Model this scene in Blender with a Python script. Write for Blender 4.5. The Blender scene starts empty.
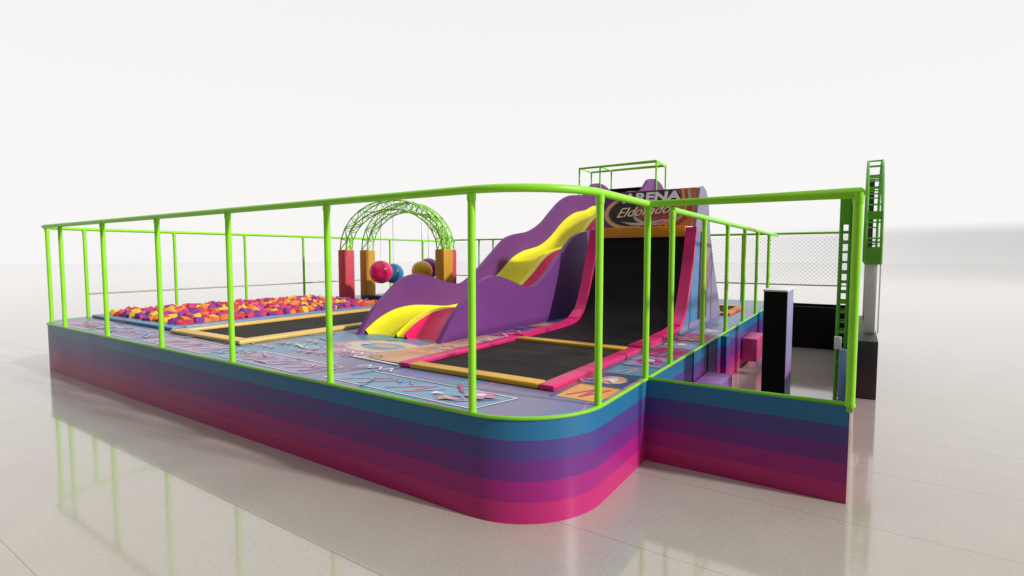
import bpy, bmesh, math, random
from mathutils import Vector, Matrix
random.seed(7)
sc = bpy.context.scene
col = sc.collection

# ------------------------------------------------------------------ camera
PITCH, YAW, CAMH = .0638, .5823, 2.4766
cd = bpy.data.cameras.new('camera'); cam = bpy.data.objects.new('camera', cd); col.objects.link(cam)
cd.sensor_width = 36; cd.lens = 36 * 521.77 / 1024; cd.clip_start = .05; cd.clip_end = 600
cam.location = (0, 0, CAMH); cam.rotation_euler = (math.pi / 2 - PITCH, 0, YAW)
sc.camera = cam

# ------------------------------------------------------------------ studio surround (world)
w = bpy.data.worlds.new('World'); sc.world = w; w.use_nodes = True
nt = w.node_tree; N = nt.nodes; L = nt.links
N.clear()
out = N.new('ShaderNodeOutputWorld'); bg = N.new('ShaderNodeBackground'); L.new(bg.outputs[0], out.inputs[0])
tc = N.new('ShaderNodeTexCoord'); sep = N.new('ShaderNodeSeparateXYZ'); L.new(tc.outputs['Generated'], sep.inputs[0])


def wmath(op, a, b=None, c=None, clamp=False):
    n = N.new('ShaderNodeMath'); n.operation = op; n.use_clamp = clamp
    for i, v in enumerate((a, b, c)):
        if v is None: continue
        if isinstance(v, (int, float)): n.inputs[i].default_value = v
        else: L.new(v, n.inputs[i])
    return n.outputs[0]


def wrange(v, a, b, c, d, smooth=True):
    n = N.new('ShaderNodeMapRange'); n.interpolation_type = 'SMOOTHSTEP' if smooth else 'LINEAR'
    L.new(v, n.inputs['Value'])
    for k, x in zip(('From Min', 'From Max', 'To Min', 'To Max'), (a, b, c, d)): n.inputs[k].default_value = x
    return n.outputs[0]


X_, Y_, Z_ = sep.outputs
# bright studio ahead and overhead, dim behind the camera
ahead = wrange(Y_, -.50, .12, .07, 1.0)
left = wrange(X_, -1.0, -.55, 1.0, 0.0)
ahead = wmath('MAXIMUM', ahead, wmath('MULTIPLY', left, .9))
over = wrange(Z_, .55, .95, 0, .9)
base = wmath('MAXIMUM', ahead, over)
# grey wall band near the horizon, strongest towards +X
up_ = wrange(Z_, .028, .050, 1, 0)
lo_ = wrange(Z_, -.3, -.1, 0, 1)
az = wrange(X_, -.3, .2, .02, 1)
band = wmath('MULTIPLY', wmath('MULTIPLY', up_, lo_), az)
fl = wrange(Z_, -.03, .02, .8, 1)
band = wmath('MULTIPLY', band, fl)
lev = wmath('MULTIPLY', base, wmath('SUBTRACT', 1.0, wmath('MULTIPLY', band, .30)))
lev = wmath('MULTIPLY', lev, wrange(Z_, .12, .55, 1.0, .95))
mx = N.new('ShaderNodeMix'); mx.data_type = 'RGBA'; mx.inputs[0].default_value = 1; mx.blend_type = 'MULTIPLY'
mx.inputs[6].default_value = (.975, .962, .955, 1)
comb = N.new('ShaderNodeCombineColor')
for i in range(3): L.new(lev, comb.inputs[i])
L.new(comb.outputs[0], mx.inputs[7]); L.new(mx.outputs[2], bg.inputs[0]); bg.inputs[1].default_value = .97

# ------------------------------------------------------------------ key lamp (low, from the right)
sd = bpy.data.lights.new('key_sun', 'SUN'); sun = bpy.data.objects.new('key_sun', sd); col.objects.link(sun)
sd.energy = 3.1; sd.angle = math.radians(3.5); sd.color = (1, .965, .92)
SUNDIR = Vector((-1, -.12, -.58)).normalized()
sun.rotation_euler = SUNDIR.to_track_quat('-Z', 'Y').to_euler(); sun.location = (20, 5, 12)

sc.view_settings.view_transform = 'Standard'; sc.view_settings.look = 'None'
sc.view_settings.gamma = 1; sc.view_settings.exposure = 0; sc.view_settings.use_curve_mapping = False
sc.cycles.transparent_max_bounces = 24; sc.cycles.max_bounces = 8
sc.cycles.sample_clamp_indirect = 6


# ------------------------------------------------------------------ materials
def srgb(r, g, b):
    f = lambda c: (c / 255 / 12.92) if c / 255 <= .04045 else ((c / 255 + .055) / 1.055) ** 2.4
    return (f(r), f(g), f(b), 1)


MATS = {}


def mat(name, c, rough=.5, var=.06, scale=3.0, bump=0, bscale=60, metal=0, spec=.5, coat=0):
    if name in MATS: return MATS[name]
    m = bpy.data.materials.new(name); m.use_nodes = True; n = m.node_tree.nodes; l = m.node_tree.links
    p = n['Principled BSDF']; p.inputs['Roughness'].default_value = rough; p.inputs['Metallic'].default_value = metal
    p.inputs['Specular IOR Level'].default_value = spec; p.inputs['Coat Weight'].default_value = coat
    t = n.new('ShaderNodeTexCoord'); no = n.new('ShaderNodeTexNoise'); no.inputs['Scale'].default_value = scale
    no.inputs['Detail'].default_value = 5; l.new(t.outputs['Object'], no.inputs['Vector'])
    r = n.new('ShaderNodeMapRange'); l.new(no.outputs[0], r.inputs[0])
    r.inputs[1].default_value = .3; r.inputs[2].default_value = .7; r.inputs[3].default_value = 1 - var; r.inputs[4].default_value = 1 + var
    h = n.new('ShaderNodeVectorMath'); h.operation = 'SCALE'; h.inputs[0].default_value = c[:3]; l.new(r.outputs[0], h.inputs['Scale'])
    l.new(h.outputs[0], p.inputs['Base Color'])
    rr = n.new('ShaderNodeMapRange'); l.new(no.outputs[0], rr.inputs[0])
    rr.inputs[3].default_value = max(.02, rough - .06); rr.inputs[4].default_value = min(1, rough + .06); l.new(rr.outputs[0], p.inputs['Roughness'])
    if bump:
        b = n.new('ShaderNodeBump'); b.inputs['Strength'].default_value = bump; b.inputs['Distance'].default_value = .01
        n2 = n.new('ShaderNodeTexNoise'); n2.inputs['Scale'].default_value = bscale; l.new(t.outputs['Object'], n2.inputs['Vector'])
        l.new(n2.outputs[0], b.inputs['Height']); l.new(b.outputs[0], p.inputs['Normal'])
    MATS[name] = m
    return m


green = mat('green_paint', (.29, .76, .022, 1), .36, .05)
green_trim = mat('green_edge_strip', (.22, .60, .03, 1), .4, .05)
green_dark = mat('green_truss_paint', (.12, .46, .025, 1), .4, .1)
purple = mat('purple_panel', (.155, .042, .205, 1), .5, .05, 1.5, spec=.25)
purple_lt = mat('pale_purple_panel', (.25, .21, .33, 1), .5, .05)
yellow = mat('yellow_slide', (.84, .80, .010, 1), .32, .05, spec=.3)
pink_sl = mat('pink_slide', (.82, .010, .115, 1), .36, .05, spec=.2)
pink = mat('pink_vinyl', (.66, .018, .16, 1), .35, .06, bump=.15, bscale=25)
pad_yel = mat('yellow_vinyl', (.66, .38, .03, 1), .38, .08, bump=.2, bscale=25)
pad_tan = mat('pale_yellow_vinyl', (.72, .47, .10, 1), .36, .08, bump=.2, bscale=25)
pad_blue = mat('blue_vinyl', (.10, .22, .42, 1), .34, .08, bump=.2, bscale=25)
black = mat('black_panel', (.005, .0045, .0045, 1), .6, .2, spec=.15)
blackgl = mat('black_vinyl', (.016, .015, .015, 1), .45, .2)
white = mat('white_board', (.75, .73, .74, 1), .5, .05)
grey = mat('grey_foam_pillar', (.74, .72, .68, 1), .6, .05)
orange_m = mat('orange_panel', (.70, .17, .03, 1), .45, .06)
blue_m = mat('blue_panel', (.07, .21, .42, 1), .42, .12, 5)
navy = mat('navy_panel', (.03, .02, .07, 1), .5, .1)
amber = mat('amber_beam', (.72, .30, .012, 1), .4, .05)
redpink = mat('red_pillar_vinyl', (.62, .06, .09, 1), .5, .06, bump=.1, bscale=20)
orangep = mat('orange_pillar_vinyl', (.62, .30, .02, 1), .5, .06, bump=.1, bscale=20)


def trampoline_bed():
    m = mat('trampoline_bed', (.017, .0145, .0125, 1), .7, .6, 2.2, bump=.5, bscale=220, spec=.2)
    return m


bedm = trampoline_bed()


def banded():
    """rainbow stripes by height"""
    m = bpy.data.materials.new('rainbow_banded_board'); m.use_nodes = True; n = m.node_tree.nodes; l = m.node_tree.links
    p = n['Principled BSDF']; p.inputs['Specular IOR Level'].default_value = .35
    t = n.new('ShaderNodeTexCoord'); s = n.new('ShaderNodeSeparateXYZ'); l.new(t.outputs['Object'], s.inputs[0])
    r = n.new('ShaderNodeValToRGB'); r.color_ramp.interpolation = 'CONSTANT'; e = r.color_ramp.elements
    cols = [(.52, .022, .17), (.36, .016, .20), (.165, .028, .225), (.085, .055, .25), (.022, .165, .34)]
    e[0].position = 0; e[0].color = cols[0] + (1,); e[1].position = .2; e[1].color = cols[1] + (1,)
    for i, q in enumerate((.4, .59, .785)):
        x = e.new(q); x.color = cols[i + 2] + (1,)
    l.new(s.outputs[2], r.inputs[0])
    no = n.new('ShaderNodeTexNoise'); no.inputs['Scale'].default_value = 1.2; no.inputs['Detail'].default_value = 6; l.new(t.outputs['Object'], no.inputs['Vector'])
    mr = n.new('ShaderNodeMapRange'); l.new(no.outputs[0], mr.inputs[0]); mr.inputs[3].default_value = .88; mr.inputs[4].default_value = 1.12
    h = n.new('ShaderNodeVectorMath'); h.operation = 'SCALE'; l.new(r.outputs[0], h.inputs[0]); l.new(mr.outputs[0], h.inputs['Scale'])
    l.new(h.outputs[0], p.inputs['Base Color'])
    rg = n.new('ShaderNodeMapRange'); l.new(no.outputs[0], rg.inputs[0]); rg.inputs[3].default_value = .26; rg.inputs[4].default_value = .42
    l.new(rg.outputs[0], p.inputs['Roughness'])
    return m


bandm = banded()


def deck_print():
    """printed vinyl: patches of blue, teal and lilac with fine diagonal strokes"""
    m = bpy.data.materials.new('printed_deck_vinyl'); m.use_nodes = True; n = m.node_tree.nodes; l = m.node_tree.links
    p = n['Principled BSDF']; p.inputs['Roughness'].default_value = .33
    t = n.new('ShaderNodeTexCoord')
    v = n.new('ShaderNodeTexVoronoi'); v.inputs['Scale'].default_value = .8; v.distance = 'CHEBYCHEV'; l.new(t.outputs['Object'], v.inputs['Vector'])
    s = n.new('ShaderNodeSeparateColor'); l.new(v.outputs['Color'], s.inputs[0])
    r = n.new('ShaderNodeValToRGB'); r.color_ramp.interpolation = 'CONSTANT'; e = r.color_ramp.elements
    e[0].position = 0; e[0].color = (.10, .21, .37, 1); e[1].position = .3; e[1].color = (.16, .18, .38, 1)
    for q, c in ((.5, (.07, .25, .36)), (.68, (.20, .19, .33)), (.80, (.14, .27, .42)), (.92, (.42, .24, .26))):
        x = e.new(q); x.color = c + (1,)
    l.new(s.outputs[0], r.inputs[0])
    wv = n.new('ShaderNodeTexWave'); wv.inputs['Scale'].default_value = 1.1; wv.inputs['Distortion'].default_value = 9; wv.inputs['Detail'].default_value = 1
    wv.inputs['Detail Scale'].default_value = .7; wv.wave_profile = 'TRI'; l.new(t.outputs['Object'], wv.inputs['Vector'])
    r2 = n.new('ShaderNodeValToRGB'); r2.color_ramp.elements[0].position = .9; r2.color_ramp.elements[1].position = .95
    l.new(wv.outputs[0], r2.inputs[0])
    no = n.new('ShaderNodeTexNoise'); no.inputs['Scale'].default_value = .9; l.new(t.outputs['Object'], no.inputs['Vector'])
    gt = n.new('ShaderNodeMapRange'); l.new(no.outputs[0], gt.inputs[0]); gt.inputs[1].default_value = .5; gt.inputs[2].default_value = .56
    mu = n.new('ShaderNodeMath'); mu.operation = 'MULTIPLY'; l.new(r2.outputs[0], mu.inputs[0]); l.new(gt.outputs[0], mu.inputs[1])
    mx = n.new('ShaderNodeMix'); mx.data_type = 'RGBA'; l.new(mu.outputs[0], mx.inputs[0]); l.new(r.outputs[0], mx.inputs[6]); mx.inputs[7].default_value = (.50, .22, .38, 1)
    l.new(mx.outputs[2], p.inputs['Base Color'])
    return m


deckm = deck_print()


def floor_mat():
    m = bpy.data.materials.new('polished_floor'); m.use_nodes = True; n = m.node_tree.nodes; l = m.node_tree.links
    p = n['Principled BSDF']; p.inputs['IOR'].default_value = 1.8; p.inputs['Coat Weight'].default_value = .35; p.inputs['Coat Roughness'].default_value = .05
    t = n.new('ShaderNodeTexCoord'); s = n.new('ShaderNodeSeparateXYZ'); l.new(t.outputs['Object'], s.inputs[0])

    def M(op, a, b=None, c=None):
        k = n.new('ShaderNodeMath'); k.operation = op
        for i, x in enumerate((a, b, c)):
            if x is None: continue
            if isinstance(x, (int, float)): k.inputs[i].default_value = x
            else: l.new(x, k.inputs[i])
        return k.outputs[0]

    def seam(axis, per, off, wd):
        f = M('FRACT', M('DIVIDE', M('ADD', axis, off), per))
        return M('LESS_THAN', M('MULTIPLY', M('MINIMUM', f, M('SUBTRACT', 1, f)), per), wd)
    sm = M('MAXIMUM', seam(s.outputs[1], 1.47, .25, .004), M('MULTIPLY', seam(s.outputs[0], 2.94, .6, .003), .15))
    n1 = n.new('ShaderNodeTexNoise'); n1.inputs['Scale'].default_value = 1.4; n1.inputs['Detail'].default_value = 8; l.new(t.outputs['Object'], n1.inputs['Vector'])
    n2 = n.new('ShaderNodeTexNoise'); n2.inputs['Scale'].default_value = 26; n2.inputs['Detail'].default_value = 6; n2.inputs['Roughness'].default_value = .7; l.new(t.outputs['Object'], n2.inputs['Vector'])
    a = n.new('ShaderNodeMapRange'); l.new(n1.outputs[0], a.inputs[0]); a.inputs[3].default_value = .9; a.inputs[4].default_value = 1.1
    b = n.new('ShaderNodeMapRange'); l.new(n2.outputs[0], b.inputs[0]); b.inputs[3].default_value = .78; b.inputs[4].default_value = 1.22
    k = M('MULTIPLY', M('MULTIPLY', a.outputs[0], b.outputs[0]), M('SUBTRACT', 1, M('MULTIPLY', sm, .45)))
    h = n.new('ShaderNodeVectorMath'); h.operation = 'SCALE'; h.inputs[0].default_value = (.435, .395, .345); l.new(k, h.inputs['Scale'])
    l.new(h.outputs[0], p.inputs['Base Color'])
    r = n.new('ShaderNodeMapRange'); l.new(n1.outputs[0], r.inputs[0]); r.inputs[3].default_value = .05; r.inputs[4].default_value = .13
    l.new(r.outputs[0], p.inputs['Roughness'])
    bp = n.new('ShaderNodeBump'); bp.inputs['Strength'].default_value = .05; bp.inputs['Distance'].default_value = .002; l.new(n2.outputs[0], bp.inputs['Height'])
    l.new(bp.outputs[0], p.inputs['Normal'])
    return m


def net_mat(name, col_, TW, KN, P):
    """knotted diamond mesh from the sheet's own metre UVs"""
    m = bpy.data.materials.new(name); m.use_nodes = True; n = m.node_tree.nodes; l = m.node_tree.links
    p = n['Principled BSDF']; p.inputs['Base Color'].default_value = col_; p.inputs['Roughness'].default_value = .7
    t = n.new('ShaderNodeTexCoord'); s = n.new('ShaderNodeSeparateXYZ'); l.new(t.outputs['UV'], s.inputs[0])

    def M(op, a, b=None):
        k = n.new('ShaderNodeMath'); k.operation = op
        for i, x in enumerate((a, b)):
            if x is None: continue
            if isinstance(x, (int, float)): k.inputs[i].default_value = x
            else: l.new(x, k.inputs[i])
        return k.outputs[0]

    def thread(q):
        f = M('FRACT', M('DIVIDE', q, P)); return M('MINIMUM', f, M('SUBTRACT', 1, f))
    a = thread(M('ADD', s.outputs[0], s.outputs[1])); b = thread(M('ADD', M('SUBTRACT', s.outputs[0], s.outputs[1]), 50))
    th = M('LESS_THAN', M('MINIMUM', a, b), TW)
    kn = M('LESS_THAN', M('ADD', a, b), KN)
    msk = M('MAXIMUM', th, kn)
    tr = n.new('ShaderNodeBsdfTransparent'); mx = n.new('ShaderNodeMixShader')
    l.new(msk, mx.inputs[0]); l.new(tr.outputs[0], mx.inputs[1]); l.new(p.outputs[0], mx.inputs[2])
    l.new(mx.outputs[0], n['Material Output'].inputs[0])
    return m


floorm = floor_mat(); netm = net_mat('safety_net_mesh', (.58, .58, .56, 1), .008, .17, .12); netf = net_mat('fine_net_mesh', (.10, .10, .10, 1), .0015, .04, .09)
hemm = mat('net_hem_cord', (.42, .43, .36, 1), .7)


# ------------------------------------------------------------------ geometry helpers
def tag(o, label=None, cat=None, group=None, kind=None):
    if label: o['label'] = label
    if cat: o['category'] = cat
    if group: o['group'] = group
    if kind: o['kind'] = kind
    return o


def empty(name, loc, label, cat, group=None):
    o = bpy.data.objects.new(name, None); col.objects.link(o); o.location = loc; o.empty_display_size = .2
    return tag(o, label, cat, group)


def finish(name, bm, m, parent=None, smooth=False, angle=35):
    bmesh.ops.recalc_face_normals(bm, faces=bm.faces)
    me = bpy.data.meshes.new(name); bm.to_mesh(me); bm.free()
    for x in (m if isinstance(m, (list, tuple)) else [m]): me.materials.append(x)
    o = bpy.data.objects.new(name, me); col.objects.link(o)
    if parent:
        o.parent = parent; o.matrix_parent_inverse = Matrix.Translation(-parent.location)
    if smooth:
        for f in me.polygons: f.use_smooth = True
        me.set_sharp_from_angle(angle=math.radians(angle))
    return o


def box(bm, x0, x1, y0, y1, z0, z1, bev=0, seg=2, mi=0):
    vs = [bm.verts.new(p) for p in ((x0, y0, z0), (x1, y0, z0), (x1, y1, z0), (x0, y1, z0), (x0, y0, z1), (x1, y0, z1), (x1, y1, z1), (x0, y1, z1))]
    fs = [bm.faces.new([vs[i] for i in q]) for q in ((3, 2, 1, 0), (4, 5, 6, 7), (0, 1, 5, 4), (1, 2, 6, 5), (2, 3, 7, 6), (3, 0, 4, 7))]
    for f in fs: f.material_index = mi
    if bev:
        es = list({e for f in fs for e in f.edges})
        bmesh.ops.bevel(bm, geom=es, offset=bev, segments=seg, affect='EDGES', profile=.5)


def bx(name, m, parent, x0, x1, y0, y1, z0, z1, bev=0):
    bm = bmesh.new(); box(bm, x0, x1, y0, y1, z0, z1, bev); return finish(name, bm, m, parent, bev > 0)


def prism(bm, pts, x0, x1, axis='x', mi=0):
    """polygon pts (a,b) extruded; axis x: (y,z); axis z: (x,y); axis y: (x,z)"""
    def P(a, b, c): return {'x': (c, a, b), 'z': (a, b, c), 'y': (a, c, b)}[axis]
    A = [bm.verts.new(P(a, b, x0)) for a, b in pts]; B = [bm.verts.new(P(a, b, x1)) for a, b in pts]
    n = len(pts)
    fa = [bm.faces.new(A), bm.faces.new(B[::-1])]
    for i in range(n): fa.append(bm.faces.new((A[i], B[i], B[(i + 1) % n], A[(i + 1) % n])))
    for f in fa: f.material_index = mi
    return fa


def tube(bm, path, r, seg=12, closed=False, cap=True):
    pts = [Vector(p) for p in path]; n = len(pts); rings = []
    prev = None
    for i, p in enumerate(pts):
        if closed: d = (pts[(i + 1) % n] - pts[i - 1])
        else: d = (pts[min(i + 1, n - 1)] - pts[max(i - 1, 0)])
        d.normalize()
        if prev is None:
            u = d.orthogonal().normalized()
        else:
            u = (prev - d * prev.dot(d)).normalized()
        prev = u; v = d.cross(u)
        k = 1.0
        if 0 < i < n - 1:
            c = (pts[i] - pts[i - 1]).normalized().dot((pts[i + 1] - pts[i]).normalized()); k = 1 / max(.5, math.sqrt((1 + c) / 2))
        rings.append([bm.verts.new(p + (u * math.cos(a) + v * math.sin(a)) * r * k) for a in [2 * math.pi * j / seg for j in range(seg)]])
    m = n if closed else n - 1
    for i in range(m):
        a, b = rings[i], rings[(i + 1) % n]
        for j in range(seg): bm.faces.new((a[j], a[(j + 1) % seg], b[(j + 1) % seg], b[j]))
    if cap and not closed:
        bm.faces.new(rings[0][::-1]); bm.faces.new(rings[-1])


def tb(name, m, parent, path, r, seg=12):
    bm = bmesh.new(); tube(bm, path, r, seg); return finish(name, bm, m, parent, True)


def sphere(bm, c, r, seg=40):
    bmesh.ops.create_uvsphere(bm, u_segments=seg, v_segments=seg // 2, radius=r, matrix=Matrix.Translation(c))


def smoothp(pts, n=6):
    """Catmull-Rom through 2-D points"""
    P = [Vector((a, b)) for a, b in pts]; P = [P[0] * 2 - P[1]] + P + [P[-1] * 2 - P[-2]]; o = []
    for i in range(1, len(P) - 2):
        for k in range(n):
            t = k / n; a, b, c, d = P[i - 1], P[i], P[i + 1], P[i + 2]
            o.append(tuple(.5 * ((2 * b) + (c - a) * t + (2 * a - 5 * b + 4 * c - d) * t * t + (3 * b - a - 3 * c + d) * t ** 3)))
    o.append(tuple(P[-2])); return o


def arc(cx, cy, r, a0, a1, n=16):
    return [(cx + r * math.cos(math.radians(a0 + (a1 - a0) * i / n)), cy + r * math.sin(math.radians(a0 + (a1 - a0) * i / n))) for i in range(n + 1)]


# ------------------------------------------------------------------ key dimensions
YF, YB, YN = 3.79, 18.3, 6.06       # front edge, back edge, front of the obstacle pit
XL, XS, XR = -15.2, -2.04, 0.0      # left edge, inner edge, right edge of the obstacle pit
RC = .94; ZR = 3.07

# ------------------------------------------------------------------ floor
bm = bmesh.new(); R0 = 175
ring = [bm.verts.new((-5 + R0 * math.cos(2 * math.pi * i / 96), 8 + R0 * math.sin(2 * math.pi * i / 96), 0)) for i in range(96)]
bm.faces.new(ring)
tag(finish('floor', bm, floorm), kind='structure')

# ------------------------------------------------------------------ raised platform
plat = empty('raised_platform', (-8, 10, 0), 'large raised play platform with rainbow striped sides and neon printed deck', 'platform')
front = [(XL, YB)] + [(XL, YF + RC)] + arc(XL + RC, YF + RC, RC, 180, 270)[1:] + arc(XS - RC, YF + RC, RC, 270, 360) + [(XS, YN), (XS, YB)]


def wall_strip(bm, pts, z0, z1, th=.03):
    """thin board following an open path (outer face on the path)"""
    n = len(pts); P = [Vector(p) for p in pts]; inn = []
    for i in range(n):
        d = (P[min(i + 1, n - 1)] - P[max(i - 1, 0)]).normalized(); nn = Vector((-d.y, d.x)); inn.append(P[i] + nn * th)
    V = [[bm.verts.new((q.x, q.y, z)) for q in A for z in (z0, z1)] for A in (P, inn)]
    for i in range(n - 1):
        a, b = V[0][2 * i:2 * i + 4], V[1][2 * i:2 * i + 4]
        bm.faces.new((a[0], a[2], a[3], a[1])); bm.faces.new((b[0], b[1], b[3], b[2]))
        bm.faces.new((a[1], a[3], b[3], b[1])); bm.faces.new((a[0], b[0], b[2], a[2]))
    bm.faces.new((V[0][0], V[0][1], V[1][1], V[1][0])); bm.faces.new((V[0][-2], V[1][-2], V[1][-1], V[0][-1]))


bm = bmesh.new(); wall_strip(bm, front, 0, .985); wall_strip(bm, [(XS, YB), (XL, YB)], 0, .985)
finish('fascia_board', bm, bandm, plat, True, 20)
bm = bmesh.new(); inset = [(x + (.02 if x < -10 else -.02) * (abs(x - XL) < .5 or abs(x - XS) < .5), y + .02 * (y < 5)) for x, y in front]
prism(bm, inset, .96, 1.0, 'z'); finish('deck_floor', bm, deckm, plat)
# green edge strip
bm = bmesh.new(); tube(bm, [(x, y, .992) for x, y in front[1:]], .02, 8)
finish('edge_strip', bm, green_trim, plat, True)

# printed figures on the deck (flat vinyl prints, each a few mm above the last)
Z1 = 1.003
cream = mat('cream_print', (.62, .52, .40, 1), .34); peach = mat('peach_print', (.66, .36, .22, 1), .34)
rose = mat('rose_print', (.50, .24, .36, 1), .34); lilac = mat('lilac_print', (.26, .24, .44, 1), .34)
teal = mat('teal_print', (.05, .26, .36, 1), .34); sky = mat('sky_blue_print', (.16, .34, .52, 1), .34)
whitep = mat('white_print', (.72, .70, .74, 1), .34); yprint = mat('amber_print', (.72, .36, .06, 1), .34)
dblue = mat('deep_blue_print', (.03, .07, .22, 1), .34); magp = mat('magenta_print', (.55, .03, .20, 1), .34)
inkl = mat('black_line_print', (.02, .02, .04, 1), .4)


def poly(bm, pts, z):
    bm.faces.new([bm.verts.new((x, y, z)) for x, y in pts])


def stroke(bm, pts, wd, z):
    for (x0, y0), (x1, y1) in zip(pts, pts[1:]):
        d = Vector((x1 - x0, y1 - y0)); d.normalize(); nx, ny = -d.y * wd / 2, d.x * wd / 2; ex, ey = d.x * wd * .3, d.y * wd * .3
        z += .0001
        poly(bm, [(x0 + nx - ex, y0 + ny - ey), (x1 + nx + ex, y1 + ny + ey), (x1 - nx + ex, y1 - ny + ey), (x0 - nx - ex, y0 - ny - ey)], z)


def deco(m, fn, name='deck_print'):
    bm = bmesh.new(); fn(bm); o = finish(name, bm, m, plat)
    for f in o.data.polygons:
        if f.normal.z < 0: f.flip()
    return o


def ell(cx, cy, a, b, n=40, rot=0):
    return [(cx + a * math.cos(t) * math.cos(rot) - b * math.sin(t) * math.sin(rot), cy + a * math.cos(t) * math.sin(rot) + b * math.sin(t) * math.cos(rot)) for t in [2 * math.pi * i / n for i in range(n)]]


def rect(x0, x1, y0, y1): return [(x0, y0), (x1, y0), (x1, y1), (x0, y1)]


# big round figure in front of the slide
deco(rose, lambda b: poly(b, ell(-6.35, 5.65, .92, .62), Z1))
deco(cream, lambda b: poly(b, ell(-6.32, 5.78, .72, .45), Z1 + .003))
deco(sky, lambda b: poly(b, ell(-6.3, 5.8, .45, .24), Z1 + .006))
deco(peach, lambda b: poly(b, ell(-6.25, 5.8, .22, .12), Z1 + .009))
# tan plank shape beside the trampoline
deco(peach, lambda b: poly(b, [(-5.95, 5.0), (-5.02, 5.0), (-5.02, 7.6), (-5.6, 7.6)], Z1 + .011))
deco(whitep, lambda b: stroke(b, [(-6.05, 4.98), (-5.05, 4.9)], .05, Z1 + .014))
deco(whitep, lambda b: stroke(b, [(-6.05, 4.98), (-5.75, 6.2)], .03, Z1 + .014))
deco(magp, lambda b: poly(b, rect(-5.52, -5.0, 7.7, 8.5), Z1))
deco(dblue, lambda b: poly(b, rect(-5.6, -5.0, 8.55, 9.1), Z1))
deco(yprint, lambda b: poly(b, rect(-5.6, -5.02, 9.15, 9.75), Z1))


def zig(x0, y0, n, sx, sy):
    return [(x0 + i * sx, y0 + (sy if i % 2 else 0)) for i in range(n)]


deco(whitep, lambda b: stroke(b, [(-5.4, 6.4), (-5.15, 6.7), (-5.4, 6.9), (-5.15, 7.2), (-5.4, 7.4), (-5.15, 7.7), (-5.4, 7.9), (-5.15, 8.2), (-5.4, 8.4)], .035, Z1 + .014))
deco(rose, lambda b: stroke(b, [(-5.45, 8.7), (-5.15, 9.0), (-5.4, 9.2), (-5.1, 9.6)], .035, Z1 + .006))
# front strip: framed panels with strokes
for (x0, x1, m1, m2) in ((-14.2, -12.6, rose, lilac), (-12.3, -10.5, lilac, rose), (-10.2, -8.0, rose, sky), (-7.7, -5.6, lilac, rose), (-5.3, -2.9, sky, rose)):
    deco(m1, lambda b: poly(b, [(x0, 3.98), (x1 - .15, 3.92), (x1, 4.40), (x0 + .2, 4.46)], Z1))
    deco(whitep, lambda b: stroke(b, [(x0 - .02, 3.95), (x1 - .12, 3.89), (x1 + .04, 4.43), (x0 + .18, 4.5), (x0 - .02, 3.95)], .025, Z1 + .003))
    for k in range(3):
        xx = x0 + .25 + k * (x1 - x0) * .3
        deco(m2, lambda b: stroke(b, [(xx, 4.02), (xx + .45, 4.36), (xx + .3, 4.0), (xx + .62, 4.3)], .04, Z1 + .005))
zones = [(-14.0, -3.2, 3.98, 4.80, 56), (-8.2, -5.2, 4.9, 6.3, 26), (-8.2, -7.75, 6.4, 9.8, 14), (-5.6, -5.05, 6.5, 9.9, 14), (-2.56, -2.35, 5.4, 12, 18)]
spots = [(random.uniform(a, b), random.uniform(c, d)) for a, b, c, d, q in zones for _ in range(q)]
for ci, mm in enumerate((whitep, rose, sky, peach, lilac, teal, magp)):
    bm = bmesh.new()
    for q, (xx, yy) in enumerate(spots):
        if q % 7 != ci: continue
        zz = Z1 + .016 + q * .00003; s_ = random.uniform(.04, .10); ty = random.random()
        if ty < .35: stroke(bm, zig(xx, yy, random.randint(3, 7), .10, .13), .028, zz)
        elif ty < .6:
            a0 = random.uniform(0, 6.28); stroke(bm, [(xx, yy), (xx + .35 * math.cos(a0), yy + .35 * math.sin(a0))], .04, zz)
        elif ty < .8: poly(bm, [(xx + s_ * 1.6 * math.cos(a1), yy + s_ * math.sin(a1)) for a1 in (random.random(), 2.2, 4.3)], zz)
        else: stroke(bm, ell(xx, yy, s_ * 1.5, s_, 12) + [ell(xx, yy, s_ * 1.5, s_, 12)[0]], .022, zz)
    o = finish('deck_print', bm, mm, plat)
    for f in o.data.polygons:
        if f.normal.z < 0: f.flip()
# flower near the rounded corner
for k in range(5):
    a = k * 1.257; deco(rose, lambda b: poly(b, ell(-3.2 + .1 * math.cos(a), 4.28 + .1 * math.sin(a), .075, .055, 12), Z1 + .02 + k * .0004))
deco(whitep, lambda b: poly(b, ell(-3.2, 4.28, .06, .05, 12), Z1 + .023))
# right strip: tiles
tiles = [(4.75, 5.35, yprint, magp), (5.4, 6.0, dblue, peach), (6.05, 6.6, teal, rose), (6.65, 7.4, lilac, magp), (7.45, 8.2, magp, sky), (8.25, 9.0, sky, rose), (9.05, 9.9, magp, yprint), (10, 11, lilac, cream)]
for i, (y0, y1, m1, m2) in enumerate(tiles):
    deco(m1, lambda b: poly(b, rect(-2.58, -2.1, y0, y1), Z1))
    yc = (y0 + y1) / 2
    if i % 2: 
        deco(m2, lambda b: poly(b, ell(-2.34, yc, .17, .2, 24), Z1 + .003)); deco(whitep, lambda b: poly(b, ell(-2.34, yc, .07, .1, 16), Z1 + .006))
    else: deco(m2, lambda b: stroke(b, [(-2.5, y0 + .1), (-2.3, y1 - .1), (-2.35, y0 + .1), (-2.18, y1 - .1)], .035, Z1 + .003))
    deco(inkl, lambda b: stroke(b, [(-2.62, y1 + .02), (-2.06, y1 + .02)], .018, Z1 + .009))
deco(inkl, lambda b: stroke(b, [(-2.61, 4.7), (-2.61, 10.4)], .018, Z1 + .012))


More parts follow.
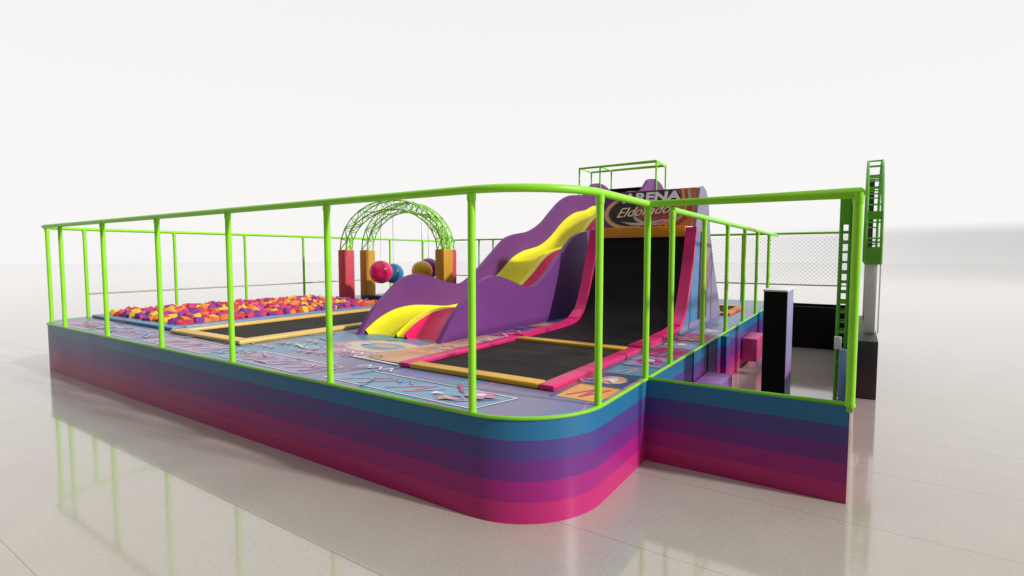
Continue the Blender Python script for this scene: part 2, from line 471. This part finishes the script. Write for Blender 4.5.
# the printed figures are surface pattern: fold them into the deck's own mesh
deck = next(o for o in plat.children if o.name.startswith('deck_floor'))
bm = bmesh.new(); bm.from_mesh(deck.data); mats = [deckm]
for o in [c for c in plat.children if c.name.startswith('deck_print')]:
    m = o.data.materials[0]
    if m not in mats: mats.append(m)
    n0 = len(bm.faces); bm.from_mesh(o.data); bm.faces.ensure_lookup_table()
    for f in bm.faces[n0:]:
        f.material_index = mats.index(m)
        for v in f.verts: v.co.x = min(v.co.x, -2.065); v.co.y = max(v.co.y, 3.825)
    me = o.data; bpy.data.objects.remove(o); bpy.data.meshes.remove(me)
bm.to_mesh(deck.data); bm.free()
for m in mats[1:]: deck.data.materials.append(m)

# ------------------------------------------------------------------ trampolines
def trampoline(name, label, x0, x1, y0, y1, pads, wd=.2, h=.07):
    """pads: dict side-> material for l, r, f, b; outer rectangle given"""
    t = empty(name, ((x0 + x1) / 2, (y0 + y1) / 2, 1), label, 'trampoline')
    bx('bed', bedm, t, x0 + wd * .7, x1 - wd * .7, y0 + wd * .7, y1 - wd * .7, 1.004, 1.018)
    if 'f' in pads: bx('frame_pad', pads['f'], t, x0 + (wd + .002 if 'l' in pads else 0), x1 - (wd + .002 if 'r' in pads else 0), y0, y0 + wd, 1.002, 1 + h, .022)
    if 'b' in pads: bx('frame_pad', pads['b'], t, x0 + (wd + .002 if 'l' in pads else 0), x1 - (wd + .002 if 'r' in pads else 0), y1 - wd, y1, 1.002, 1 + h, .022)
    if 'l' in pads: bx('frame_pad', pads['l'], t, x0, x0 + wd, y0, y1, 1.002, 1 + h, .022)
    if 'r' in pads: bx('frame_pad', pads['r'], t, x1 - wd, x1, y0, y1, 1.002, 1 + h, .022)
    return t


trampoline('trampoline', 'long black trampoline with pale yellow pads beside the foam pit', -10.75, -8.35, 4.60, 10.1, dict(f=pad_tan, b=pad_tan, l=pad_tan, r=pad_tan), .24)
t1 = trampoline('trampoline', 'front black trampoline framed by pink and yellow pads near the rounded corner', -5.0, -2.66, 4.86, 7.62, dict(f=pad_yel, b=pad_yel, l=pink, r=pink), .2)
trampoline('trampoline', 'small orange framed trampoline behind the branded ramp', -4.9, -2.5, 13.4, 15.6, dict(f=pad_yel, b=pad_yel, l=orange_m, r=orange_m), .2)

# ------------------------------------------------------------------ curved ramp with sign
ramp = empty('warped_wall_ramp', (-3.9, 10.5, 1), 'tall black curved running ramp with pink edges under a lettered sign', 'ramp')
prof = [(7.64, 1.03), (8.6, 1.035), (9.45, 1.06), (9.85, 1.14), (10.12, 1.36), (10.36, 1.78), (10.60, 2.32), (10.78, 2.84), (10.83, 3.02)]
ps = smoothp(prof, 5)


def ribbon(bm, pts, x0, x1, th):
    """strip following (y,z) profile with thickness downwards/backwards"""
    n = len(pts); P = [Vector(p) for p in pts]; Q = []
    for i in range(n):
        d = (P[min(i + 1, n - 1)] - P[max(i - 1, 0)]).normalized(); Q.append(P[i] + Vector((d.y, -d.x)) * th)
    A = [[bm.verts.new((x, q[0], q[1])) for q in S] for x in (x0, x1) for S in (P, Q)]
    for i in range(n - 1):
        bm.faces.new((A[0][i], A[2][i], A[2][i + 1], A[0][i + 1])); bm.faces.new((A[1][i], A[1][i + 1], A[3][i + 1], A[3][i]))
        bm.faces.new((A[0][i], A[0][i + 1], A[1][i + 1], A[1][i])); bm.faces.new((A[2][i], A[3][i], A[3][i + 1], A[2][i + 1]))
    bm.faces.new((A[0][0], A[1][0], A[3][0], A[2][0])); bm.faces.new((A[0][-1], A[2][-1], A[3][-1], A[1][-1]))


bm = bmesh.new(); ribbon(bm, ps, -4.78, -2.9, .02); finish('ramp_surface', bm, black, ramp, True)
off = lambda d: [(y - d * (0 if z < 1.1 else 1), z + d * (1 if z < 1.3 else .2)) for y, z in ps]
for x0, x1 in ((-5.0, -4.79), (-2.89, -2.68)):
    bm = bmesh.new(); pr_ = off(.06); ribbon(bm, pr_, x0, x1, .10); finish('edge_pad', bm, pink, ramp, True)
bx('crossbeam', amber, ramp, -4.785, -2.895, 10.74, 10.86, 2.84, 3.06, .01)
# body of the tower behind the ramp
sidep = [(9.9, 1.0), (10.2, 1.38), (10.45, 1.8), (10.69, 2.34), (10.87, 2.86), (10.95, 3.06), (11.24, 3.86), (11.5, 3.92), (11.78, 3.84), (12.0, 3.6), (12.2, 2.98), (12.6, 2.3), (13.1, 1.6), (13.5, 1.0)]
for x0, x1 in ((-2.80, -2.74), (-4.97, -4.91)):
    bm = bmesh.new(); prism(bm, sidep, x0, x1); finish('side_panel', bm, purple_lt, ramp)
bm = bmesh.new(); prism(bm, [(10.05, 1.12), (10.47, 1.8), (10.72, 2.34), (10.93, 2.95), (11.30, 2.96), (11.22, 2.2), (11.15, 1.12)], -2.739, -2.727); finish('side_print', bm, blue_m, ramp)
bm = bmesh.new(); prism(bm, [(11.22, 1.12), (11.29, 2.2), (11.37, 2.96), (11.5, 2.96), (11.45, 2.2), (11.42, 1.12)], -2.739, -2.725); finish('side_print', bm, navy, ramp)
bm = bmesh.new(); prism(bm, [(11.45, 1.7), (11.48, 2.2), (11.52, 2.96), (11.86, 2.96), (11.9, 1.7)], -2.739, -2.723); finish('side_print', bm, orange_m, ramp)
bm = bmesh.new(); prism(bm, [(11.43, 1.12), (11.45, 1.68), (11.9, 1.68), (11.9, 1.12)], -2.739, -2.723); finish('side_print', bm, navy, ramp)
# sign: a leaning board, printed
sgn_m = bpy.data.materials.new('sign_print'); sgn_m.use_nodes = True
n = sgn_m.node_tree.nodes; l = sgn_m.node_tree.links; p = n['Principled BSDF']; p.inputs['Roughness'].default_value = .4
t = n.new('ShaderNodeTexCoord'); s = n.new('ShaderNodeSeparateXYZ'); l.new(t.outputs['Object'], s.inputs[0])
mr = n.new('ShaderNodeMapRange'); l.new(s.outputs[0], mr.inputs[0]); mr.inputs[1].default_value = -4.95; mr.inputs[2].default_value = -2.75
no = n.new('ShaderNodeTexNoise'); no.inputs['Scale'].default_value = 2.5; l.new(t.outputs['Object'], no.inputs['Vector'])
ad = n.new('ShaderNodeMath'); ad.operation = 'MULTIPLY_ADD'; l.new(no.outputs[0], ad.inputs[0]); ad.inputs[1].default_value = .18; l.new(mr.outputs[0], ad.inputs[2])
r = n.new('ShaderNodeValToRGB'); e = r.color_ramp.elements
e[0].position = .1; e[0].color = (.10, .02, .17, 1); e[1].position = 1.0; e[1].color = (.55, .12, .03, 1)
for q, c in ((.34, (.14, .02, .12)), (.6, (.25, .04, .05)), (.84, (.40, .07, .03))):
    x = e.new(q); x.color = tuple(v * .75 for v in c) + (1,)
l.new(ad.outputs[0], r.inputs[0]); l.new(r.outputs[0], p.inputs['Base Color'])


def sp(u, v, d=0):
    """point on the sign face: u = X, v in 0..1 up the board, d = mm-proud"""
    y = 10.90 + .33 * v; z = 3.062 + .81 * v
    nrm = Vector((0, -.81, .33)).normalized()
    return Vector((u, y, z)) + nrm * d


bm = bmesh.new(); prism(bm, [(10.90, 3.062), (11.23, 3.872), (11.30, 3.872), (11.08, 3.062)], -4.9, -2.81); sgn = finish('sign_board', bm, sgn_m, ramp)


def signpoly(name, m, pts, d):
    bm = bmesh.new(); A = [bm.verts.new(sp(u, v, d)) for u, v in pts]; B = [bm.verts.new(sp(u, v, 0)) for u, v in pts]
    k = len(pts); bm.faces.new(A); bm.faces.new(B[::-1])
    for i in range(k): bm.faces.new((A[i], B[i], B[(i + 1) % k], A[(i + 1) % k]))
    o = finish(name, bm, m, None); o.parent = sgn; return o


gold = mat('gold_print', (.62, .34, .16, 1), .4); dark = mat('sign_black', (.02, .012, .018, 1), .45); silver = mat('silver_print', (.42, .40, .40, 1), .4)
magl = mat('brown_print', (.30, .05, .04, 1), .4)
signpoly('emblem', gold, [(u, v) for u, v in ell(-4.17, .42, .60, .46)], .004)
signpoly('emblem', dark, [(u, v) for u, v in ell(-4.14, .42, .52, .38)], .007)
signpoly('emblem', silver, [(u, v) for u, v in ell(-3.55, .36, .55, .32)], .0085)
signpoly('emblem', magl, [(u, v) for u, v in ell(-3.55, .40, .50, .30)], .010)
signpoly('emblem', dark, [(-4.45, .63), (-3.25, .60), (-3.12, .80), (-3.22, .97), (-4.2, .97), (-4.5, .85)], .012)
for k in range(2):
    signpoly('emblem', (gold, silver)[k], [(-3.12 + k * .12, .5), (-3.07 + k * .12, .5), (-3.02 + k * .12, .75), (-3.07 + k * .12, .97), (-3.12 + k * .12, .97), (-3.07 + k * .12, .75)], .014)


for k, (c_, w_) in enumerate(((orange_m, .10), (gold, .04), (magl, .06))):
    a_ = [(-3.86 + .78 * math.cos(t), .44 + .50 * math.sin(t)) for t in [math.radians(-60 + 10 * i) for i in range(9)]]
    b_ = [(-3.86 + (.78 - w_) * math.cos(t), .44 + (.50 - w_ * .7) * math.sin(t)) for t in [math.radians(-60 + 10 * i) for i in range(9)]]
    sh = .12 * k
    signpoly('emblem', c_, [(u + sh, v) for u, v in a_ + b_[::-1]], .0145 + .001 * k)
signpoly('emblem', silver, [(-4.35, .16), (-4.1, .06), (-3.8, .05), (-3.4, .14), (-3.1, .10), (-3.4, .19), (-3.8, .11), (-4.1, .12)], .0155)


def text(s, size, u, v, m, shear=0, bold=0, sx=1, d=.016, rise=0):
    c = bpy.data.curves.new('lettering', 'FONT'); c.body = s; c.size = size; c.extrude = .004; c.offset = bold; c.shear = shear
    c.align_x = 'CENTER'; c.align_y = 'CENTER'; c.resolution_u = 3
    o = bpy.data.objects.new('tmp', c); col.objects.link(o); dg = bpy.context.evaluated_depsgraph_get()
    me = bpy.data.meshes.new_from_object(o.evaluated_get(dg)); bpy.data.objects.remove(o)
    o = bpy.data.objects.new('lettering', me); col.objects.link(o); me.materials.clear(); me.materials.append(m)
    tilt = math.atan2(.81, .33)
    M = Matrix.Translation(sp(u, v, d)) @ Matrix.Rotation(tilt, 4, 'X') @ Matrix.Rotation(rise, 4, 'Z') @ Matrix.Diagonal((sx, 1, 1, 1))
    me.transform(M); o.parent = sgn
    return o


letw = mat('white_lettering', (.80, .74, .76, 1), .45)
text('ARENA', .30, -3.74, .79, letw, 0, .012, 1.28, .018)
text('Eldorado', .32, -3.9, .42, mat('cream_lettering', (.72, .56, .40, 1), 0.45), .5, .0005, 1.0, .018, .06)

# ------------------------------------------------------------------ wave slide
slide = empty('wave_slide', (-6.6, 12, 1), 'wavy purple sided slide with yellow and pink lanes', 'slide')
fin = [(6.42, 1.0), (6.74, 1.39), (7.2, 1.76), (7.56, 1.99), (8.0, 2.08), (8.44, 2.0), (8.9, 1.87), (9.35, 1.81), (9.62, 1.87), (10.0, 2.07), (10.62, 2.48), (11.2, 2.86), (11.62, 3.0), (12.1, 3.07), (12.5, 3.14), (13.14, 3.39), (13.73, 3.78), (14.3, 4.12), (14.96, 4.35), (15.87, 4.45), (16.2, 4.62), (16.6, 4.88), (17.2, 4.97), (17.8, 4.9), (18.15, 4.75)]
fp = smoothp(fin, 5)
for x0, x1 in ((-7.70, -7.60), (-5.75, -5.65)):
    bm = bmesh.new(); prism(bm, [(18.15, 1.0)] + fp[::-1][:-1] + [(6.42, 1.0)], x0, x1)
    es = [e for e in bm.edges if abs(e.verts[0].co.x - e.verts[1].co.x) < 1e-5 and min(v.co.z for v in e.verts) > 1.0]
    bmesh.ops.bevel(bm, geom=es, offset=.015, segments=2, affect='EDGES')
    finish('side_fin', bm, purple, slide, True, 40)
lane = smoothp([(6.57, 1.02), (6.92, 1.21), (7.33, 1.34), (7.8, 1.38), (8.34, 1.34), (9.0, 1.28), (9.8, 1.40), (10.87, 1.92), (11.47, 2.29), (12.06, 2.51), (12.98, 2.68), (13.68, 2.99), (14.25, 3.35), (14.78, 3.61), (15.3, 3.78), (16.0, 3.9), (16.73, 4.1), (18.1, 4.15)], 5)


def trough(name, m, x0, x1, lip, par, depth=.09, over=0):
    bm = bmesh.new(); K = 12; G = []
    for (y, z) in lane:
        row = []
        for k in range(K + 1):
            t = k / K; row.append(bm.verts.new((x0 + (x1 - x0) * t, y, z + lip * (2 * t - 1) ** 6 - depth * (1 - (2 * t - 1) ** 2))))
        row.append(bm.verts.new((x1, y, z - .22))); row.insert(0, bm.verts.new((x0, y, z - .22)))
        G.append(row)
    for a, b in zip(G, G[1:]):
        for k in range(len(a) - 1): bm.faces.new((a[k], a[k + 1], b[k + 1], b[k]))
    return finish(name, bm, m, par, True, 60)


trough('slide_lane', yellow, -7.60, -6.78, .06, slide)
trough('slide_lane', pink_sl, -6.60, -5.75, .06, slide)
bm = bmesh.new(); ribbon(bm, [(y, z + .05 * min(1, (y - 6.57) / .5)) for y, z in lane], -6.78, -6.60, .05); finish('lane_divider', bm, yellow, slide, True)
bx('back_panel', black, slide, -7.60, -5.75, 18.0, 18.1, 1.0, 4.86)

# cage at the head of the slide
cage = empty('guard_frame', (-7, 17.8, 4), 'small green tube cage above the top of the slide', 'guard frame')
cx0, cx1, cy0, cy1, cz = -8.42, -5.62, 17.2, 18.22, 5.56
bm = bmesh.new(); tube(bm, [(cx0, cy0, cz), (cx1, cy0, cz), (cx1, cy1, cz), (cx0, cy1, cz)], .035, 8, closed=True); finish('top_rail', bm, green, cage, True)
tb('cross_rail', green, cage, [(-7.62, cy0, cz - .002), (-7.62, cy1, cz - .002)], .03, 8)
for x, y in ((cx0, cy0), (cx1, cy0), (cx1, cy1), (cx0, cy1), (-7.62, cy0), (-7.62, cy1)):
    tb('post', green, cage, [(x, y, 1.0), (x, y, cz)], .03, 8)

# ------------------------------------------------------------------ fences
fence = empty('perimeter_fence', (XL / 2, YF, 1), 'tall lime green tube fence with netting around the platform edge', 'fence')
FI = .03
fx = lambda x: x
railpts = [(XL + FI, YB - FI)] + [(XL + FI, YF + RC)] + arc(XL + RC, YF + RC, RC - FI, 180, 270)[1:] + arc(XS - RC, YF + RC, RC - FI, 270, 360) + [(XS - FI, YN)]
bm = bmesh.new(); tube(bm, [(x, y, ZR) for x, y in railpts], .039, 12); finish('top_rail', bm, green, fence, True)
bm = bmesh.new(); tube(bm, [(XS - FI, YN, ZR), (XR, YN, ZR), (XR, YB, ZR)], .039, 12); finish('top_rail', bm, green, fence, True)
bm = bmesh.new(); tube(bm, [(XR, YB - FI, ZR + .06), (XL + FI, YB - FI, ZR + .06)], .036, 10); finish('top_rail', bm, green, fence, True)
posts = [(x, YF + FI) for x in (-13.43, -11.32, -9.20, -7.12, -5.03, -2.96)]
posts += [(-14.75, 3.97), (XS - FI, YF + RC - .05), (XS - FI, YN)]
posts += [(XL + FI, y) for y in (4.76, 6.7, 8.62, 10.58, 12.5, 14.4, 16.25)] + [(XL + FI, YB - FI)]
posts += [(x, YB - FI) for x in (-13.75, -13.0, -11.2, -9.4, -3.08, -2.3)]
def post(par, x, y, z0, z1, r=.037):
    bm = bmesh.new(); tube(bm, [(x, y, z0), (x, y, z1)], r, 14)
    tube(bm, [(x, y, z1 - .10), (x, y, z1 - .035)], r + .006, 14); tube(bm, [(x, y, z0 + .004), (x, y, z0 + .03)], r + .007, 14)
    return finish('post', bm, green, par, True)


for x, y in posts: post(fence, x, y, .99, ZR + (.05 if y > 18 else 0))
for y in (YN, 9.0, 12.0, 15.0, YB - FI): post(fence, XR, y, .98, ZR, .042)


def net(name, pts, z0, z1, par, m=None):
    bm = bmesh.new(); uvl = bm.loops.layers.uv.new('UVMap'); s = 0; pr0 = None
    for p in pts:
        a = bm.verts.new((p[0], p[1], z0)); b = bm.verts.new((p[0], p[1], z1))
        if pr0:
            ds = math.hypot(p[0] - pr0[2][0], p[1] - pr0[2][1]); f = bm.faces.new((pr0[0], a, b, pr0[1]))
            for lp, uv in zip(f.loops, ((s, z0), (s + ds, z0), (s + ds, z1), (s, z1))): lp[uvl].uv = uv
            s += ds
        pr0 = (a, b, p)
    me = bpy.data.meshes.new(name); bm.to_mesh(me); bm.free(); me.materials.append(m or netm)
    o = bpy.data.objects.new(name, me); col.objects.link(o); o.parent = par; o.matrix_parent_inverse = Matrix.Translation(-par.location)
    return o


net('safety_net', railpts[:2], 1.55, ZR - .04, fence, netf)
net('safety_net', [(XL + FI, YB - FI), (XR, YB - FI)], 1.55, ZR - .04, fence)
tb('net_hem', hemm, fence, [(XL + FI, 4.8, 1.55), (XL + FI, YB - .05, 1.55)], .022, 6)
tb('net_hem', hemm, fence, [(XL + FI, YB - .05, 1.55), (XR, YB - .05, 1.55)], .022, 6)

inner = empty('inner_fence', (XS, 10, 1), 'short green guard rail along the deck edge above the obstacle pit', 'fence')
IX = XS - .03
tb('top_rail', green, inner, [(IX, 7.05, ZR), (IX, 14.3, ZR), (IX, YB - .1, ZR)], .042)
for y in (7.05, 8.82, 10.66, 12.5, 14.25, 16.3): post(inner, IX, y, .99, ZR)

# ------------------------------------------------------------------ obstacle pit at the right
pit = empty('obstacle_pit_walls', (-1, 12, 0), 'low striped wall with green lip enclosing the obstacle pit at the right', 'wall')
bm = bmesh.new(); box(bm, XS + .001, XR, YN - .03, YN + .02, 0, .985); finish('front_wall', bm, bandm, pit)
bm = bmesh.new(); box(bm, XR - .03, XR, YN + .021, YB - .06, 0, .985); finish('outer_wall', bm, bandm, pit)
bm = bmesh.new(); box(bm, XS + .002, XR, YB - .059, YB, 0, .985); finish('back_wall', bm, black, pit)  # black colour puts in the shade on the unlit inner face
bm = bmesh.new(); tube(bm, [(XS, YN - .005, .992), (XR, YN - .005, .992), (XR, YB, .992)], .024, 8); finish('edge_strip', bm, green_trim, pit, True)
bx('corner_bracket', green_trim, pit, -.03, .026, YN - .04, YN + .03, .93, 1.0, .005)
for y in (8.15, 9.1):
    bx('wall_joint', navy, pit, XS + .001, XS + .012, y, y + .03, .02, .97)
bx('wall_column', bandm, pit, XS + .001, XS + .10, 10.15, 10.45, 0, .97)

bxo = lambda name, label, m, cat, *a, bev=.02: tag(bx(name, m, None, *a, bev), label, cat)
bxo('step_block', 'purple padded step block on the pit floor by the striped wall', mat('purple_vinyl', (.26, .11, .38, 1), .45, .08), 'block', XS + .02, -1.63, 7.5, 9.05, 0, .52)
bxo('step_block', 'pink padded step block fixed to the striped wall beside the black pillar', mat('rose_vinyl', (.50, .05, .20, 1), .45, .08), 'block', XS + .02, -1.71, 12.2, 13.3, .16, .66)
bxo('foot_pad', 'flat black foot pad behind the striped front wall', black, 'pad', -1.98, -1.62, 7.0, 7.4, .40, .48)
pil = empty('foam_pillar', (-1.03, 9.4, 0), 'tall square black pillar with pale top standing in the obstacle pit', 'pillar')
bx('pillar_body', black, pil, -1.19, -.865, 9.0, 9.06, 0, 1.90)


def grad_side():
    m = bpy.data.materials.new('blue_to_purple_board'); m.use_nodes = True; n = m.node_tree.nodes; l = m.node_tree.links
    p = n['Principled BSDF']; p.inputs['Roughness'].default_value = .4
    t = n.new('ShaderNodeTexCoord'); s = n.new('ShaderNodeSeparateXYZ'); l.new(t.outputs['Object'], s.inputs[0])
    no = n.new('ShaderNodeTexNoise'); no.inputs['Scale'].default_value = 18; l.new(t.outputs['Object'], no.inputs['Vector'])
    a = n.new('ShaderNodeMath'); a.operation = 'MULTIPLY_ADD'; l.new(no.outputs[0], a.inputs[0]); a.inputs[1].default_value = .5; l.new(s.outputs[2], a.inputs[2])
    r = n.new('ShaderNodeValToRGB'); e = r.color_ramp.elements; l.new(a.outputs[0], r.inputs[0])
    e[0].position = .2; e[0].color = (.30, .30, .38, 1); e[1].position = 1; e[1].color = (.30, .28, .5, 1)
    x = e.new(.55); x.color = (.14, .24, .5, 1); x = e.new(.8); x.color = (.3, .14, .42, 1)
    l.new(r.outputs[0], p.inputs['Base Color']); return m


bx('side_board', grad_side(), pil, -.885, -.862, 9.062, 9.95, 0, 1.90)
bx('side_board', black, pil, -1.188, -1.16, 9.062, 9.95, 0, 1.90)
bx('back_board', black, pil, -1.19, -.865, 9.952, 9.99, 0, 1.90)
bx('top_board', white, pil, -1.2, -.855, 8.99, 10.0, 1.902, 1.93, .004)
bxo('partition_wall', 'black partition wall closing the far end of the obstacle pit', black, 'wall', XS + .03, -.04, 15.8, 15.88, 0, 1.10, bev=.004)

# green truss column with blue foot inside the outer wall
colm = empty('truss_column', (-.1, 8, 0), 'green ladder truss column with pale blue foot just inside the right corner post', 'truss')
def ladder(bm, x0, x1, y, z0, z1, step, r=.014):
    for x in (x0, x1): tube(bm, [(x, y, z0), (x, y, z1)], r * 1.5, 6)
    z = z0; k = 0
    while z <= z1 + 1e-4:
        tube(bm, [(x0, y, z), (x1, y, z)], r * (1.6 if k % 3 == 0 else 1), 6); z += step; k += 1
bm = bmesh.new(); ladder(bm, -.175, -.075, 8.0, .3, 3.22, .13); ladder(bm, -.175, -.075, 8.3, .3, 3.22, .13)
for x in (-.175, -.075):
    for k in range(20): tube(bm, [(x, 8.0 if k % 2 else 8.3, .35 + .13 * k), (x, 8.3 if k % 2 else 8.0, .48 + .13 * k)], .012, 6)
finish('lattice', bm, green_dark, colm, True)
bx('gusset', green_dark, colm, -.185, -.065, 7.97, 7.985, 2.86, 3.23)
bx('gusset', green_dark, colm, -.06, -.035, 7.9, 8.4, .6, 3.23)
bx('foot', mat('pale_blue_board', (.22, .36, .6, 1), .45), colm, -.14, -.035, 7.86, 7.955, 0, 1.26, .006)
bx('foot_cap', white, colm, -.2, -.12, 7.87, 7.95, 1.26, 1.42, .004)


def arch_lattice(bm, c, axis, a, b, th, dep, z0, n=22, r=.013, plate=(), diag=True):
    """elliptic truss arch: centre c along axis ('x' or 'y'), half width a, rise b, chord gap th, depth dep"""
    def P(t, out, side):
        A = a + (th / 2 if out else -th / 2); B = b + (0 if out else -th)
        u = c[0 if axis == 'x' else 1] + A * math.cos(t); z = z0 + B * math.sin(t)
        return (u, c[1] + side * dep / 2, z) if axis == 'x' else (c[0] + side * dep / 2, u, z)
    T = [math.pi * i / n for i in range(n + 1)]
    for out in (0, 1):
        for s_ in (-1, 1): tube(bm, [P(t, out, s_) for t in T], r * 1.5, 6)
    for i, t in enumerate(T):
        for out in (0, 1): tube(bm, [P(t, out, -1), P(t, out, 1)], r, 5)
        for s_ in (-1, 1):
            tube(bm, [P(t, 0, s_), P(t, 1, s_)], r, 5)
            if i < n and diag: tube(bm, [P(t, i % 2, s_), P(T[i + 1], 1 - i % 2, s_)], r, 5)
        if i < n and diag:
            for out in (0, 1): tube(bm, [P(t, out, -1 if i % 2 else 1), P(T[i + 1], out, 1 if i % 2 else -1)], r, 5)
    for (i0, i1) in plate:
        for s_ in (-1, 1):
            q = [P(T[i0], 0, s_), P(T[i0], 1, s_), P(T[i1], 1, s_), P(T[i1], 0, s_)]; bm.faces.new([bm.verts.new(v) for v in q])


# outer truss arch beyond the right side
arch = empty('truss_arch', (.2, 11.5, 0), 'tall green truss arch on a grey pillar outside the right wall seen edge on', 'truss')
bm = bmesh.new(); arch_lattice(bm, (.265, 13.4), 'y', 1.45, 2.12, .3, .24, 2.31, 14, .016, ((1, 2), (5, 6), (12, 13)), False)
finish('arch_lattice', bm, green_dark, arch, True)
for q in ((11.79, 11.83, 2.30, 2.62), (11.85, 11.88, 3.13, 3.28)): bx('gusset', green_dark, arch, .15, .385, *q)
for y in (11.95, 14.85): bx('pillar', grey, arch, .17, .34, y - .15, y + .15, 1.002, 2.33, .01)
bx('dark_panel', mat('charcoal_panel', (.05, .05, .045, 1), .5), arch, .17, .30, 14.6, 14.66, 2.5, 4.2)
tb('pole', mat('brushed_pole', (.45, .44, .42, 1), .3, metal=.6), arch, [(.385, 11.9, 1.0), (.385, 11.9, 2.4)], .012, 8)
bxo('base_block', 'charcoal base block under the arch outside the right wall', mat('charcoal_board', (.028, .025, .023, 1), .45), 'block', .06, .365, 10.72, 15.2, 0, 1.0, bev=.006)

# ------------------------------------------------------------------ entrance arches and their pillars
for k, (yc, m1, m2, xr_, lab) in enumerate(((10.9, redpink, orangep, -9.40, 'nearer green truss arch on a red pillar and an orange pillar by the foam pit'), (11.76, orangep, redpink, -9.98, 'farther green truss arch behind the hanging balls, left pillar orange'))):
    a = empty('pillar_arch', (-11.4, yc, 1), lab, 'arch', 'truss arches at the end of the foam pit')
    bm = bmesh.new(); arch_lattice(bm, ((xr_ - 13.44) / 2, yc), 'x', (13.44 + xr_) / 2, 1.45, .27, .24, 2.62, 13, .013); finish('arch_lattice', bm, mat('bright_truss_paint', (.34, .80, .06, 1), .4), a, True)
    for x, m in ((-13.44, m1), (xr_, m2)): bx('pillar', m, a, x - .16, x + .16, yc - .19, yc + .19, 1.001, 2.62, .02)
bxo('landing_mat', 'low black landing mat under the hanging balls', blackgl, 'mat', -13.1, -9.7, 11.2, 11.5, 1.002, 1.2)

ballm = [mat('pink_ball', (.78, .015, .14, 1), .22), mat('blue_ball', (.04, .20, .42, 1), .25), mat('amber_ball', (.80, .47, .02, 1), .25), mat('violet_ball', (.22, .045, .34, 1), .25)]
rope = mat('pale_rope', (.7, .68, .64, 1), .8)
def at(px, py, Y):
    fw = Vector((-math.sin(YAW) * math.cos(PITCH), math.cos(YAW) * math.cos(PITCH), -math.sin(PITCH))); rt = Vector((math.cos(YAW), math.sin(YAW), 0)); up = rt.cross(fw)
    d = fw * 521.77 + rt * (px - 512) + up * (288 - py); return Vector((0, 0, CAMH)) + d * (Y / d.y)
for (px, py, Y, r, m, nm) in ((381, 272, 10.9, .345, 0, 'bright pink'), (393.5, 273.5, 11.76, .32, 1, 'blue'), (422, 271, 10.9, .29, 2, 'amber'), (428.5, 268.5, 11.76, .315, 3, 'violet')):
    c = at(px, py, Y); e_ = empty('hanging_ball', c, f'{nm} glossy ball hanging under the truss arches', 'ball', 'balls hanging under the arches')
    bm = bmesh.new(); sphere(bm, c, r); finish('ball_shell', bm, ballm[m], e_, True, 180)
    u = (c.x + 11.42) / 1.88; zt = 2.62 + 1.18 * math.sqrt(max(0, 1 - u * u))
    tb('rope', rope, e_, [(c.x, c.y, c.z + r - .01), (c.x, c.y, zt)], .008, 6)

# ------------------------------------------------------------------ foam pit
fpit = empty('foam_pit', (-13, 7.5, 1), 'rectangular foam pit with blue padded rim at the left end of the deck', 'foam pit')
PX0, PX1, PY0, PY1 = -14.95, -11.0, 4.75, 10.6
bx('rim_pad', pad_blue, fpit, PX0, PX1, PY0, PY0 + .25, 1.002, 1.07, .02)
bx('rim_pad', pad_blue, fpit, PX0, PX1, PY1 - .25, PY1, 1.002, 1.07, .02)
bx('rim_pad', pad_blue, fpit, PX0, PX0 + .25, PY0 + .252, PY1 - .252, 1.002, 1.07, .02)
bx('rim_pad', pad_blue, fpit, PX1 - .3, PX1, PY0 + .252, PY1 - .252, 1.002, 1.07, .02)
foam = {'orange': (.75, .20, .04), 'yellow': (.82, .50, .04), 'crimson': (.62, .045, .09), 'magenta': (.50, .03, .20), 'purple': (.20, .04, .25)}
fm = {}
for k, c in foam.items():
    bm = bmesh.new(); s = .088; box(bm, -s, s, -s, s, -s, s, .014, 2)
    mm = mat(k + '_foam', c + (1,), .85, .1, 12, bump=.3, bscale=80)
    bmesh.ops.recalc_face_normals(bm, faces=bm.faces)
    me = bpy.data.meshes.new('foam_cube'); bm.to_mesh(me); bm.free(); me.materials.append(mm)
    for f in me.polygons: f.use_smooth = True
    me.set_sharp_from_angle(angle=math.radians(35)); fm[k] = me
keys = list(foam)
nx, ny = 18, 30
cubes = []
for j in range(ny):
    for i in range(nx):
        x = PX0 + .36 + (PX1 - .42 - PX0 - .36) * i / (nx - 1) + random.uniform(-.05, .05)
        y = PY0 + .34 + (PY1 - .32 - PY0 - .34) * j / (ny - 1) + random.uniform(-.05, .05)
        edge = min(i, nx - 1 - i, j, ny - 1 - j)
        z = 1.06 + .012 * min(edge, 4) + random.uniform(-.035, .045)
        cubes.append((math.hypot(x, y), x, y, z, random.choices(keys, (3, 3, 4, 3, 4))[0], [random.uniform(0, 6.28) for _ in range(3)]))
cubes.sort(key=lambda c: c[0])
for d_, x, y, z, k, rot in cubes[:298]:
    o = bpy.data.objects.new('foam_cube', fm[k]); col.objects.link(o); o.location = (x, y, z); o.rotation_euler = rot
    tag(o, f'{k} foam cube lying among the loose cubes of the foam pit', 'foam cube', f'{k} foam cubes in the pit')
# the farther cubes as one mass
from mathutils import Euler
bm = bmesh.new()
for d_, x, y, z, k, rot in cubes[298:]:
    n0 = len(bm.faces); bm.from_mesh(fm[k]); bm.faces.ensure_lookup_table(); vs = {v for f in bm.faces[n0:] for v in f.verts}
    bmesh.ops.transform(bm, matrix=Matrix.Translation((x, y, z)) @ Euler(rot).to_matrix().to_4x4(), verts=list(vs))
    for f in bm.faces[n0:]: f.material_index = keys.index(k)
o = finish('foam_cubes', bm, [MATS[k + '_foam'] for k in keys], None, True)
tag(o, 'mass of small coloured foam cubes filling the far part of the foam pit', 'foam cubes', None, 'stuff')
